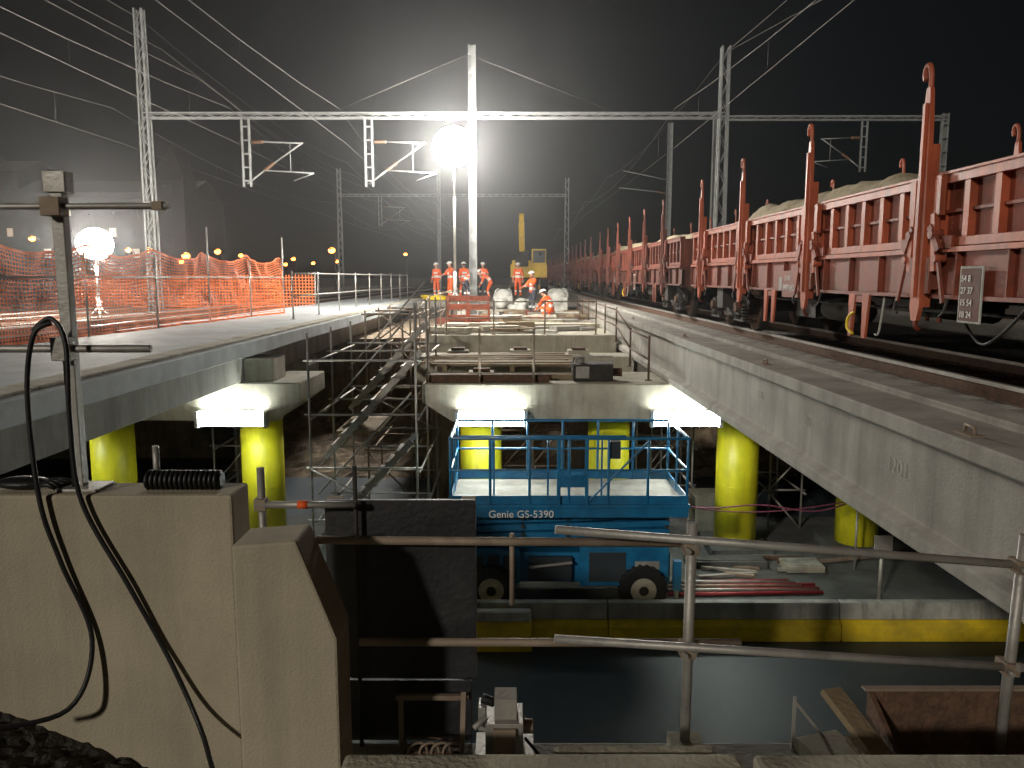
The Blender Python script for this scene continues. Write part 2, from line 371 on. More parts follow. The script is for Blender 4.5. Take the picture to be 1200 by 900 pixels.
# foreground guard rail (48 mm scaffold tubes)
b=B("guard_rail")
b.cyl((.70,3.0,-1.95),(.705,3.0,-.95),.021,STEEL,seg=16); b.box((.64,2.94,-1.95),(.77,3.06,-1.86),SILL)
b.cyl((.165,2.93,-.955),(2.3,3.03,-1.155),.0165,STEEL,seg=14)
b.cyl((.165,2.93,-1.395),(2.0,2.99,-1.545),.0165,STEEL,seg=14)
b.cyl((-.78,3.06,-1.04),(.70,3.05,-1.05),.017,RUSTY,seg=14)
b.cyl((-.62,3.06,-1.47),(.93,3.06,-1.475),.017,RUSTY,seg=14)
b.cyl((1.98,3.0,-1.95),(2.01,3.0,-1.0),.021,STEEL,seg=16)
for p in ((.70,3.0,-1.045),(.70,3.0,-1.47),(2.0,3.0,-1.125),(1.985,3.0,-1.545)):
    b.obox(p,(.06,.075,.05),RUSTY,(0,.1,0)); b.cyl((p[0]-.02,p[1]-.07,p[2]),(p[0]-.02,p[1]-.03,p[2]),.010,STEEL,seg=6); b.obox((p[0]+.02,p[1]-.045,p[2]+.02),(.02,.02,.03),STEEL,(0,0,.4))
b.cyl((0,3.08,-1.32),(0,3.08,-1.02),.010,RUSTY,seg=8)
b.done()
b=B("guard_rail_stub")
b.cyl((-1.0,3.08,-1.95),(-1.0,3.08,-.75),.015,STEEL,seg=12); b.cyl((-1.02,3.06,-.895),(-.62,3.06,-.895),.014,STEEL,seg=12)
b.cyl((-.85,3.06,-.895),(-.81,3.06,-.895),.0165,HIVIS,seg=12); b.cyl((-.63,3.10,-1.95),(-.63,3.10,-.745),.009,DARKM,seg=10); b.obox((-1.0,3.07,-.895),(.045,.045,.045),RUSTY)
b.cyl((-1.43,3.12,-.84),(-1.43,3.12,-.67),.013,STEEL,seg=12)
b.done()
b=B("formwork_panel"); b.box((-.765,3.14,-1.67),(-.15,3.16,-.90),PANEL)
b.box((-.765,3.16,-1.67),(-.70,3.21,-.90),WOOD); b.box((-.21,3.16,-1.67),(-.15,3.21,-.90),WOOD)
b.box((-.76,3.14,-1.95),(-.17,3.155,-1.68),PANEL)
b.done(bevel=.003)
b=B("fence_post")
b.box((-1.80,3.04,-.84),(-1.63,3.18,-.828),STEEL); b.box((-1.760,3.09,-.828),(-1.715,3.135,.40),STEEL)
b.box((-1.78,3.080,.32),(-1.695,3.146,.40),STEEL)
b.cyl((-2.6,3.07,.262),(-1.30,3.07,.268),.012,STEEL,seg=10); b.obox((-1.34,3.07,.268),(.04,.035,.035),RUSTY)
b.cyl((-2.6,3.07,-.275),(-1.40,3.07,-.275),.015,STEEL,seg=10)
b.obox((-1.735,3.07,-.275),(.075,.07,.09),STEEL); b.obox((-1.735,3.07,.265),(.075,.07,.07),RUSTY)
b.done(bevel=.003)
def wob(pts, n=8):
    out=[]; P=[Vector(p) for p in pts]; P=[P[0]]+P+[P[-1]]
    for i in range(1,len(P)-2):
        for k in range(n):
            t=k/n; p0,p1,p2,p3=P[i-1],P[i],P[i+1],P[i+2]
            out.append(.5*((2*p1)+(-p0+p2)*t+(2*p0-5*p1+4*p2-p3)*t*t+(-p0+3*p1-3*p2+p3)*t**3))
    out.append(P[-2]); return out
b=B("power_cable")
b.tube(wob([(-1.74,3.0,-.17),(-1.80,2.98,-.22),(-1.84,2.98,-.45),(-1.82,2.97,-.85),(-1.76,2.975,-1.1),(-1.66,2.975,-1.42),(-1.72,2.88,-1.66),(-1.95,2.7,-1.64)]),.010,BLACK)
b.tube(wob([(-1.80,2.98,-.20),(-1.74,3.0,-.155),(-1.68,2.98,-.25),(-1.68,2.97,-.55),(-1.66,2.975,-.86),(-1.50,2.975,-1.2),(-1.36,2.975,-1.5),(-1.22,2.9,-1.75),(-1.0,2.6,-1.90),(-.7,2.45,-1.95)]),.0095,BLACK)
b.done()
b=B("cable_roll"); b.cyl((-1.46,3.1,-.805),(-1.16,3.1,-.805),.030,BLACK,seg=14)
for k in range(15): b.tube([(-1.45+.0195*k+.004*math.cos(t),3.1+.034*math.cos(t),-.805+.034*math.sin(t)) for t in [i*.52 for i in range(13)]],.009,BLACK,5)
b.done()
b=B("dark_glove")
b.ball((-1.96,3.1,-.815),.1,BLACK,(1.1,.6,.25))
for k in range(4): b.tube([(-1.88,3.06+.025*k,-.815),(-1.83,3.05+.03*k,-.812),(-1.80+.008*k,3.05+.03*k,-.825)],.011,BLACK)
b.done()
b=B("hydraulic_jack")
b.box((-.15,2.88,-1.95),(.09,3.12,-1.90),STEEL); b.box((-.105,2.92,-1.90),(.045,3.08,-1.745),STEEL)
b.box((-.075,2.90,-1.93),(.015,2.92,-1.76),RUSTY); b.box((-.07,2.95,-1.745),(.02,3.05,-1.66),CONCB)
b.box((-.135,2.96,-1.80),(-.105,3.04,-1.70),STEEL); b.cyl((.045,3.0,-1.8),(.085,3.0,-1.8),.03,RUSTY,seg=12)
b.cyl((-.15,2.9,-1.75),(-.1,2.93,-1.72),.012,STEEL); b.cyl((-.12,3.0,-1.68),(-.07,3.0,-1.70),.02,BLACK)
b.tube(wob([(.05,2.95,-1.82),(.12,2.9,-1.88),(.2,2.8,-1.94),(.35,2.8,-1.94)]),.007,BLACK)
b.done(bevel=.004)
def rebar_loops(b,x0,x1,y,z,n,h):
    for i in range(n):
        x=x0+(x1-x0)*i/max(1,n-1)
        b.tube(wob([(x-.03,y,z),(x-.035,y,z+h*.7),(x-.015,y,z+h),(x+.02,y+.01,z+h),(x+.04,y+.01,z+h*.7),(x+.035,y+.02,z)],4),.006,RUSTY,6)
b=B("rebar_basket")
b.bar((-.45,2.9,-1.93),(-.45,3.1,-1.93),.02,.03,RUSTY); b.bar((-.20,2.9,-1.95),(-.20,3.08,-1.70),.02,.02,RUSTY)
b.bar((-.48,3.08,-1.72),(-.18,3.08,-1.72),.02,.02,RUSTY); b.bar((-.46,3.08,-1.95),(-.46,3.08,-1.72),.02,.02,RUSTY)
rebar_loops(b,-.38,-.24,2.95,-1.95,4,.10)
for k in range(4): b.cyl((-.42,2.92+.04*k,-1.9+.01*k),(-.2,2.92+.04*k,-1.89),.005,RUST,seg=6)
b.done()
b=B("rusty_steel_tray")
b.box((1.5,2.76,-1.95),(2.5,2.79,-1.88),RUST); b.box((1.5,3.09,-1.95),(2.5,3.11,-1.70),RUST)
b.hexa([(1.48,2.76,-1.95),(1.5,2.76,-1.95),(1.5,3.11,-1.95),(1.48,3.11,-1.95),(1.48,2.76,-1.86),(1.5,2.76,-1.86),(1.5,3.11,-1.70),(1.48,3.11,-1.70)],RUST)
b.box((1.5,2.79,-1.948),(2.5,3.09,-1.94),RUST); b.box((1.46,3.085,-1.70),(2.5,3.12,-1.69),RUSTY)
b.box((1.55,2.58,-1.95),(2.4,2.70,-1.88),SILL)
rebar_loops(b,1.62,2.1,2.84,-1.94,5,.09)
b.done(bevel=.004)
b=B("timber_plank")
b.obox((1.40,2.93,-1.80),(.10,.45,.03),WOOD,(.38,.1,.35)); b.obox((1.44,2.85,-1.90),(.10,.4,.035),WOOD,(.1,0,.1)); b.obox((1.30,3.0,-1.92),(.2,.2,.06),CONC,(0,0,.3)); b.obox((1.28,2.75,-1.93),(.3,.06,.04),RUSTY,(0,0,.1)); b.done(bevel=.004)
b=B("steel_angle_bracket")
b.bar((1.17,3.08,-1.95),(1.17,3.08,-1.72),.012,.012,STEEL); b.bar((1.17,3.08,-1.74),(1.30,3.08,-1.9),.01,.012,STEEL); b.bar((1.17,3.08,-1.94),(1.30,3.08,-1.94),.01,.012,STEEL); b.done()

# ------------------------------------------------------------------ road barrier
b=B("road_safety_barrier")
x=-20
while x<16:
    b.prism([(x+.01,11.55,-5.55),(x+.01,11.55,-5.31),(x+.01,11.64,-5.24),(x+.01,11.86,-5.24),(x+.01,11.92,-5.33),(x+.01,11.92,-5.55)],(3.56,0,0),YELK)
    b.prism([(x+.01,11.66,-5.238),(x+.01,11.69,-4.98),(x+.01,11.83,-4.98),(x+.01,11.86,-5.238)],(3.56,0,0),WHITEB)
    x+=3.58
b.done(bevel=.01)
b=B("yellow_kerb_block"); b.prism([(-.78,11.2,-5.55),(-.78,11.2,-5.2),(-.78,11.28,-5.12),(-.78,11.5,-5.12),(-.78,11.5,-5.55)],(1.08,0,0),YELK)
b.box((-.77,11.3,-5.12),(.29,11.48,-4.97),WHITEB); b.done(bevel=.02)
b=B("red_pipe_bundle")
for k in range(7): b.cyl((2.6+.15*random.random(),13.0+.09*k,-5.39+.05*(k%2)),(4.9+.5*random.random(),13.1+.09*k,-5.39),.032,(REDP,STEEL,REDP,RUSTY)[k%4],seg=8)
b.done()
b=B("electric_hose"); b.tube(wob([(2.7,14.2,-4.12),(3.6,14.2,-4.22),(4.6,14.2,-4.16),(5.6,14.2,-4.28),(6.4,14.2,-4.05)]),.014,HOSEM)
b.tube(wob([(2.7,14.3,-4.1),(3.8,14.3,-4.3),(5.0,14.3,-4.3),(6.4,14.3,-4.1)]),.012,HOSEM)
for x in (2.7,6.4): b.cyl((x,14.25,-5.43),(x,14.25,-4.0),.022,STEEL,seg=8)
b.done()
for (x,y,w,d,h,m,mt) in ((5.1,14.1,.7,.5,.12,CONC,WHITEB),(3.3,14.3,1.5,.4,.14,MEDI,MEDI),(-6,13.2,1.4,.6,.4,CONC,WHITEB),(3.9,16.4,.9,.7,.8,CONC,CONC)):
    b=B("concrete_block"); b.box((x,y,-5.43),(x+w,y+d,-5.43+h),m); b.box((x+.05,y+.05,-5.43+h),(x+w-.05,y+d-.05,-5.41+h),mt); b.done(bevel=.02)
random.seed(4)
b=B("timber_pile")
for i in range(9):
    b.obox((random.uniform(3.4,6.6),random.uniform(13.8,14.9),-5.40+.03*random.random()),(random.uniform(.4,1.2),.08,.05),random.choice([RUSTY,RUST,CONCB,RUST]),(0,0,random.uniform(-.3,.3)))
b.done()
b=B("sign_post"); b.cyl((6.1,12.6,-5.43),(6.1,12.6,-4.35),.03,STEEL); b.box((5.95,12.56,-4.5),(6.25,12.575,-4.2),STEEL); b.done()

# ------------------------------------------------------------------ scissor lift
b=B("scissor_lift")
X0,X1,Y0,Y1=-1.02,2.86,12.45,14.15
b.box((X0,Y0,-3.86),(X1,Y1,-3.66),BLUE); b.box((X0+.04,Y0+.04,-3.66),(X1-.04,Y1-.04,-3.645),CONCB)
b.box((X0-.02,Y0-.02,-3.70),(X1+.02,Y0+.02,-3.64),BLUE)
for y in (Y0+.03,Y1-.03):
    n=7
    for i in range(n):
        x=X0+.03+(X1-X0-.06)*i/(n-1); b.cyl((x,y,-3.66),(x,y,-2.56),.024,BLUE,seg=8)
    b.cyl((X0,y,-2.56),(X1,y,-2.56),.026,BLUE,seg=8); b.cyl((X0,y,-3.08),(X1,y,-3.08),.02,BLUE,seg=8)
    b.box((X0,y-.01,-3.64),(X1,y+.01,-3.50),BLUE)
for x in (X0+.03,X1-.03):
    b.cyl((x,Y0,-2.56),(x,Y1,-2.56),.026,BLUE,seg=8); b.cyl((x,Y0,-3.08),(x,Y1,-3.08),.02,BLUE,seg=8); b.box((x-.01,Y0,-3.64),(x+.01,Y1,-3.5),BLUE)
    b.cyl((x,(Y0+Y1)/2,-3.66),(x,(Y0+Y1)/2,-2.56),.024,BLUE,seg=8)
for x in (.75,1.2): b.box((x-.03,Y0-.03,-3.64),(x+.03,Y0+.0,-2.56),BLUE)
b.box((.78,Y0-.025,-3.35),(1.17,Y0-.005,-3.15),BLUE); b.box((1.55,Y0+.06,-2.9),(1.75,Y0+.2,-2.62),BLUED)
b.bar((1.23,Y0+.01,-3.6),(2.2,Y0+.01,-2.6),.03,.03,BLUE)
b.cyl((X0,Y0+.5,-2.62),(1.9,Y0+.5,-2.62),.02,BLUE,seg=8)
for x in (-.3,.6,1.5): b.cyl((x,Y0+.5,-3.64),(x,Y0+.5,-2.62),.018,BLUE,seg=8)
for k in range(4):
    z0=-4.42+.14*k
    for y in (Y0+.3,Y1-.4):
        b.bar((X0+.25,y,z0),(X1-.25,y,z0+.10),.07,.10,BLUE); b.bar((X0+.25,y+.09,z0+.10),(X1-.25,y+.09,z0),.07,.10,BLUE)
    for x in (X0+.3,X1-.3,(X0+X1)/2,X0+1.2): b.cyl((x,Y0+.22,z0+.05),(x,Y1-.3,z0+.05),.035,BLUED,seg=8)
b.box((X0+.25,Y0+.15,-5.0),(X1-.25,Y1-.15,-4.5),BLUE)
b.box((X0+.28,Y0+.02,-4.98),(X0+1.15,Y0+.15,-4.42),BLUE); b.box((X1-1.75,Y0+.02,-5.02),(X1-.30,Y0+.15,-4.36),BLUE)
for xx in (X0+.36,X0+.62,X0+.88): b.box((xx,Y0+.01,-4.9),(xx+.2,Y0+.018,-4.5),BLUED)
b.box((X1-1.6,Y0+.01,-4.95),(X1-1.0,Y0+.018,-4.45),BLUED); b.box((X1-.85,Y0+.01,-4.85),(X1-.45,Y0+.018,-4.6),STEEL)
b.box((X0+1.3,Y0+.05,-4.95),(X0+2.0,Y0+.15,-4.55),BLUED); b.cyl((X0+1.3,Y0+.0,-4.7),(X0+2.0,Y0+.0,-4.62),.03,STEEL,seg=8)
for x in (X0+.68,X1-.72):
    for y,s in ((Y0+.05,-1),(Y1-.05,1)):
        b.cyl((x,y-.16,-5.05),(x,y+.16,-5.05),.38,BLACK,seg=28)
        b.cyl((x,y+s*.165,-5.05),(x,y+s*.175,-5.05),.21,SILL,seg=20); b.cyl((x,y+s*.18,-5.05),(x,y+s*.2,-5.05),.08,DARKM,seg=12)
        for a in range(22):
            t=a*math.pi*2/22; b.obox((x+.38*math.cos(t),y,-5.05+.38*math.sin(t)),(.04,.3,.05),BLACK,(0,-t,0))
for x in (X0+.15,X1-.15):
    b.box((x-.06,Y0,-5.1),(x+.06,Y0+.12,-4.6),BLUE); b.cyl((x,Y0+.06,-5.43),(x,Y0+.06,-5.1),.04,STEEL); b.cyl((x,Y0+.06,-5.43),(x,Y0+.06,-5.40),.12,STEEL,seg=14)
lift=b.done(bevel=.006)
text("label","Genie GS-5390",.17,(-.38,Y0-.026,-3.85),R_FRONT,WHITE,lift)

# ------------------------------------------------------------------ fluorescent battens on the pier-cap faces
for x in (-8.9,-5.15,-.38,3.2):
    b=B("fluorescent_lamp")
    b.box((x-.64,14.44,-2.72),(x+.64,14.495,-2.44),WHITEB)
    for dz in (-2.51,-2.65): b.cyl((x-.6,14.36,dz),(x+.6,14.36,dz),.062,FLUO,seg=12)
    for s in (-1,1): b.box((x+s*.63-.03,14.28,-2.73),(x+s*.63+.03,14.44,-2.43),WHITEB)
    b.done()

# ------------------------------------------------------------------ freight wagons
def wagon_mesh():
    b=B("railway_freight_wagon")
    y0,y1=-.1,18.8; xn,xf=4.2,6.9
    b.box((4.33,y0,.18),(6.77,y1,.27),ORNG2)
    for s,x in ((1,xn),(-1,xf)):
        def X(d): return x+s*d
        def bx(d0,d1,ya,yb,za,zb,m): b.box((min(X(d0),X(d1)),ya,za),(max(X(d0),X(d1)),yb,zb),m)
        bx(.06,.12,y0,y1,-.17,.24,ORNG2); bx(-.01,.14,y0,y1,.24,.29,ORNG); bx(0,.14,y0,y1,-.21,-.17,ORNG2)
        stakes=[1.9,5.0,8.14,11.27,14.5,17.6]
        edges=[y0+.05]+stakes+[y1-.05]
        for a,c in zip(edges[:-1],edges[1:]):
            a+=.10 if a>0.5 else 0; c-=.10 if c<18.5 else 0
            bx(.09,.12,a,c,.30,.95,ORNG2)
            bx(.0,.125,a,c,.90,1.0,ORNG); bx(.02,.122,a,c,.30,.38,ORNG); bx(-.02,.13,a,c,.985,1.01,ORNG)
            n=max(1,round((c-a)/.5))
            for i in range(n+1):
                yy=a+.05+(c-a-.1)*i/n
                bx(.015,.09,yy-.045,yy+.045,.38,.90,ORNG)
            bx(.05,.09,a,c,.62,.65,ORNG2)
        for ys in stakes:
            P=[(-.05,-.44),(.05,-.44),(.095,-.30),(.085,.1),(.10,.35),(.085,1.0),(.07,1.55),(.035,1.85),(-.035,1.85),(-.07,1.55),(-.085,1.0),(-.10,.35),(-.085,.1),(-.095,-.30)]
            b.prism([(X(-.05),ys+p,z) for p,z in P],(-s*.045,0,0),ORNG)
            bx(-.125,-.095,ys-.025,ys+.025,-.2,1.7,ORNG); bx(-.05,.02,ys-.09,ys-.06,-.3,1.3,ORNG); bx(-.05,.02,ys+.06,ys+.09,-.3,1.3,ORNG)
            b.tube(wob([(X(-.07),ys,1.80),(X(-.07),ys,1.97),(X(-.07),ys+.04,2.07),(X(-.07),ys+.10,2.07),(X(-.07),ys+.125,2.0),(X(-.07),ys+.10,1.94)],5),.026,ORNG,8)
            b.tube(wob([(X(-.07),ys,-.40),(X(-.05),ys+.03,-.50),(X(0),ys+.06,-.53)],4),.025,ORNG2,8)
            bx(-.04,.06,ys-.17,ys+.17,-.12,.18,ORNG2); bx(-.07,-.04,ys-.2,ys-.13,-.16,.2,ORNG2); bx(-.07,-.04,ys+.13,ys+.2,-.16,.2,ORNG2)
            for q in (-1,1):
                b.bar((X(-.04),ys+q*.24,.06),(X(-.05),ys+q*.20,.62),.05,.08,ORNG)
                b.bar((X(-.06),ys+q*.34,.26),(X(-.07),ys+q*.17,.50),.04,.07,ORNG2)
                b.cyl((X(-.10),ys+q*.22,.42),(X(.02),ys+q*.22,.42),.05,ORNG2,seg=10)
                b.cyl((X(-.09),ys+q*.30,.18),(X(.02),ys+q*.30,.18),.04,ORNG,seg=10)
                bx(-.06,.0,ys+q*.24-.055,ys+q*.24+.055,.60,.98,ORNG); bx(-.03,.0,ys+q*.40-.09,ys+q*.40+.09,.28,.40,ORNG2)
                b.bar((X(-.05),ys+q*.45,-.25),(X(-.05),ys+q*.30,.22),.03,.04,ORNG2)
                b.tube([(X(-.03),ys+q*.5,-.2),(X(-.06),ys+q*.5,-.34),(X(-.06),ys+q*.42,-.38)],.014,DARKM,6)
        for i in range(24):
            yy=y0+.5+i*.8; bx(.0,.06,yy-.01,yy+.01,-.17,.24,ORNG2)
        for yy in (3.4,9.65,13.0):
            for q in (-.19,.19):
                b.prism([(X(-.01),yy+q-.09,-.2),(X(-.01),yy+q+.09,-.2),(X(-.01),yy+q+.07,-.72),(X(-.01),yy+q-.02,-.72)],(s*.03,0,0),ORNG)
            bx(.0,.03,yy-.25,yy+.25,-.3,-.22,ORNG2)
        b.tube(wob([(X(-.02),9.75,-.42),(X(-.04),9.85,-.5),(X(-.04),9.86,-.62),(X(-.03),9.72,-.68)],4),.018,YTAG,8)
        bx(-.015,.0,7.12,7.48,-.42,.10,WHITEB)
        bx(-.018,-.0152,7.14,7.46,-.40,.08,ORNG4)
        bx(-.01,.05,11.7,12.4,-.30,.10,ORNG2); bx(-.014,.0,12.42,12.55,-.2,0.,WHITEB)
        for yc in (y0+2.2,y1-2.3):
            xb=.34
            b.prism([(X(xb),yc-1.25,-.42),(X(xb),yc-1.25,-.62),(X(xb),yc-.55,-.66),(X(xb),yc-.35,-.78),(X(xb),yc+.35,-.78),(X(xb),yc+.55,-.66),(X(xb),yc+1.25,-.62),(X(xb),yc+1.25,-.42),(X(xb),yc+.4,-.26),(X(xb),yc-.4,-.26)],(s*.09,0,0),DARKM)
            for q in (-.9,.9):
                b.cyl((X(.56),yc+q,-.58),(X(.70),yc+q,-.58),.46,DARKM,seg=28); b.cyl((X(.54),yc+q,-.58),(X(.72),yc+q,-.58),.42,RUST,seg=28)
                bx(.22,.5,yc+q-.14,yc+q+.14,-.72,-.44,DARKM); b.cyl((X(.16),yc+q,-.58),(X(.3),yc+q,-.58),.10,RUST,seg=14)
                for w in (-.24,.24):
                    for h in range(5): b.cyl((X(.30),yc+q+w,-.80+h*.06),(X(.30),yc+q+w,-.77+h*.06),.075,DARKM,seg=10)
                bx(.24,.42,yc+q-.34,yc+q+.34,-.85,-.81,DARKM)
            bx(.1,.4,yc-.22,yc+.22,-.62,-.2,DARKM)
        bx(.35,.55,5.2,6.6,-.55,-.22,DARKM); bx(.3,.6,11.8,12.6,-.6,-.22,DARKM)
        b.cyl((X(.5),10.6,-.45),(X(.5),11.7,-.45),.17,DARKM,seg=14)
        b.cyl((X(.25),4,-.35),(X(.25),14.6,-.35),.02,DARKM,seg=6)
        b.tube(wob([(X(.1),6.6,-.22),(X(.05),6.9,-.5),(X(.1),7.3,-.6),(X(.1),7.7,-.3)],5),.015,BLACK,6)
        b.tube(wob([(X(.05),9.1,-.22),(X(.03),9.15,-.62),(X(.03),9.25,-.66)],5),.013,WHITEB,6)
    for yc in (y0+2.2,y1-2.3):
        for q in (-.9,.9): b.cyl((4.8,yc+q,-.58),(6.3,yc+q,-.58),.08,DARKM,seg=10)
        b.box((4.5,yc-.2,-.5),(6.6,yc+.2,-.25),DARKM)
    for y,s in ((y0,-1),(y1,1)):
        b.box((4.3,min(y,y-s*.06),.27),(6.8,max(y,y-s*.06),.95),ORNG); b.box((4.25,min(y,y-s*.14),-.25),(6.85,max(y,y-s*.14),.18),ORNG2)
        for x in (4.68,6.42):
            b.cyl((x,y,-.0),(x,y+s*.42,-.0),.10,DARKM,seg=14); b.cyl((x,y+s*.42,0),(x,y+s*.47,0),.23,DARKM,seg=20)
        for i in range(6): b.box((4.5+i*.42,min(y,y+s*.05),.27),(4.58+i*.42,max(y,y+s*.05),.95),ORNG)
        b.tube([(5.55,y,-.05),(5.55,y+s*.3,-.1),(5.55,y+s*.45,-.35)],.035,DARKM)
    def hz(x,y):
        e=min((x-4.34)/.5,(6.76-x)/.5,(y-.1)/.8,(18.6-y)/.8,1.); e=max(e,0)
        return .72+.56*math.sin(e*math.pi/2)*(.78+.45*nz(x*.3,y*.35,1.3))+.10*nz(x,y,0,1.6)+.03*nz(x,y,0,7)
    b.grid(4.34,6.76,y0+.1,y1-.1,26,160,hz,SAND)
    return b.done(bevel=.006)
w1=wagon_mesh()
for i,t in enumerate(("54 8","27 37","15 54","18 24")):
    text("marking",t,.085,(4.176,7.44,-.04-.11*i),R_LEFT,WHITE,w1)
text("marking","3937 692-0",.13,(4.185,12.36,-.20),R_LEFT,WHITE,w1)
text("marking","31 80",.11,(4.185,12.3,-.05),R_LEFT,WHITE,w1)
for k in range(1,6):
    w=bpy.data.objects.new("railway_freight_wagon",w1.data); col.objects.link(w)
    w.location=w1.location+Vector((0,20.15*k,0))
    md=w.modifiers.new("bevel","BEVEL"); md.width=.005; md.limit_method='ANGLE'; md.angle_limit=math.radians(42)
    for sl_ in w.material_slots:      # following wagons get darker copies, their dimmer light put into the colour
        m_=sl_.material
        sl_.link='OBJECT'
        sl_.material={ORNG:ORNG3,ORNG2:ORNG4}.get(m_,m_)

# ------------------------------------------------------------------ catenary portals, wires
def lattice_mast(b,x,y,z0,z1,w=.34,d=.30):
    for sx in (-1,1):
        for sy in (-1,1):
            b.bar((x+sx*w/2,y+sy*d/2,z0),(x+sx*w/2*.7,y+sy*d/2*.7,z1),.06,.06,MAST)
    n=int((z1-z0)/.55)
    for i in range(n):
        za=z0+(z1-z0)*i/n; zb=z0+(z1-z0)*(i+1)/n; s=1 if i%2 else -1
        k=1-.3*i/n
        for q in (-1,1):
            b.bar((x-s*w/2*k,y+q*d/2*k,za),(x+s*w/2*k,y+q*d/2*k,zb),.03,.03,MAST)
            b.bar((x+q*w/2*k,y-s*d/2*k,za),(x+q*w/2*k,y+s*d/2*k,zb),.03,.03,MAST)
def h_mast(b,x,y,z0,z1,w=.26):
    b.box((x-w/2,y-.13,z0),(x-w/2+.02,y+.13,z1),MAST); b.box((x+w/2-.02,y-.13,z0),(x+w/2,y+.13,z1),MAST); b.box((x-w/2+.02,y-.01,z0),(x+w/2-.02,y+.01,z1),MAST)
    z=z0+.3
    while z<z1-.3: b.box((x-w/2,y-.145,z),(x+w/2,y-.131,z+.08),MAST); z+=.6
def insulator(b,p,q,n=7):
    p=Vector(p); q=Vector(q); b.cyl(p,q,.025,CERAM,seg=8)
    d=(q-p).normalized()
    for i in range(n):
        c=p.lerp(q,(i+.5)/n); b.cyl(c-d*.015,c+d*.015,.075,CERAM,r2=.05,seg=10)
def drop_bracket(b,x,y,zt,s):
    for dx in (-.12,.12): b.bar((x+dx,y,zt),(x+dx,y,zt-2.3),.07,.07,MAST)
    for k in range(5): b.bar((x-.12,y,zt-.3-k*.45),(x+.12,y,zt-.3-k*.45),.05,.05,MAST)
    b.cyl((x,y,zt-2.2),(x+s*.6,y,zt-1.75),.03,MAST); insulator(b,(x+s*.6,y,zt-1.75),(x+s*.95,y,zt-1.5))
    b.cyl((x+s*.95,y,zt-1.5),(x+s*1.9,y,zt-.85),.03,MAST)
    insulator(b,(x+s*.2,y,zt-.8),(x+s*.6,y,zt-.8)); b.cyl((x+s*.6,y,zt-.8),(x+s*1.95,y,zt-.85),.03,MAST)
    b.cyl((x+s*.6,y,zt-1.75),(x+s*2.3,y,zt-1.85),.025,MAST); b.cyl((x+s*2.3,y,zt-1.85),(x+s*1.6,y,zt-2.1),.018,MAST)
    b.cyl((x+s*1.5,y,zt-.85),(x+s*1.5,y,zt-1.8),.015,MAST)
def portal(y,xs,zb,drops,tops):
    b=B("catenary_portal")
    for x,(zt,kind) in zip(xs,tops):
        (lattice_mast if kind else h_mast)(b,x,y,-1.3,zt)
    x0,x1=xs[0],xs[-1]; hh=.08
    for dz in (-hh,hh):
        for dy in (-.12,.12): b.bar((x0,y+dy,zb+dz),(x1,y+dy,zb+dz),.04,.045,MAST)
    n=int((x1-x0)/.5)
    for i in range(n):
        xa=x0+(x1-x0)*i/n; xb=x0+(x1-x0)*(i+1)/n; s=1 if i%2 else -1
        for dy in (-.12,.12): b.bar((xa,y+dy,zb-s*hh),(xb,y+dy,zb+s*hh),.02,.02,MAST)
    for x,s in drops: drop_bracket(b,x,y,zb-.06,s)
    return b.done()
portal(28,[-12.5,-1.35,7.2],5.45,[(-9.1,1),(-4.9,1)],[(8.9,1),(7.75,0),(7.7,1)])
portal(37,[9.2,19.5],7.1,[(15.9,-1)],[(7.4,0),(7.3,0)])
portal(62,[-13.2,-5.6,4.2],6.2,[(-10.1,1)],[(8.2,1),(8.2,0),(7.5,1)])
b=B("catenary_mast"); h_mast(b,8.5,44,-1.3,8.2); b.cyl((8.5,44,5.2),(6,44,5.7),.03,MAST); insulator(b,(8.3,44,4.5),(7.8,44,4.6)); b.cyl((7.8,44,4.6),(5.8,44,4.8),.03,MAST); b.done()
b=B("catenary_wires")
def wire(x,za,zb,r=.011,ys=(-12,28,62,95,130),dx=0):
    pts=[]
    for a,c in zip(ys[:-1],ys[1:]):
        for k in range(8):
            t=k/8; pts.append((x+dx*(1 if (ys.index(a)%2) else -1)*(1-2*t), a+(c-a)*t, za-(za-zb)*4*t*(1-t)))
    b.tube(pts,r,WIREM,5)
for x in (-13.6,-9.6,-5.9,5.55):
    wire(x,4.55,4.5,.008,dx=.2); wire(x,5.7,4.9,.009)
    for k in range(20):
        y=-8+k*6.5
        for a,c in ((-12,28),(28,62),(62,95),(95,130)):
            if a<=y<c:
                t=(y-a)/(c-a); zz=5.7-.8*4*t*(1-t); b.cyl((x,y,4.5),(x,y,zz),.005,WIREM,seg=4)
for x,z in ((-12.5,8.6),(-11.8,7.6),(7.2,7.5),(-10.5,6.6)): wire(x,z,z-.6,.009)
b.cyl((-12.5,28,8.2),(-9.2,28,5.6),.007,WIREM,seg=4); b.cyl((-1.35,28,7.4),(3.4,28,5.6),.007,WIREM,seg=4)
b.cyl((-1.35,28,7.5),(-6,28,5.6),.007,WIREM,seg=4)
b.tube([(7.2,28,7.5),(10.5,12,7.2),(14,-6,7.5)],.008,WIREM,5)
b.done()

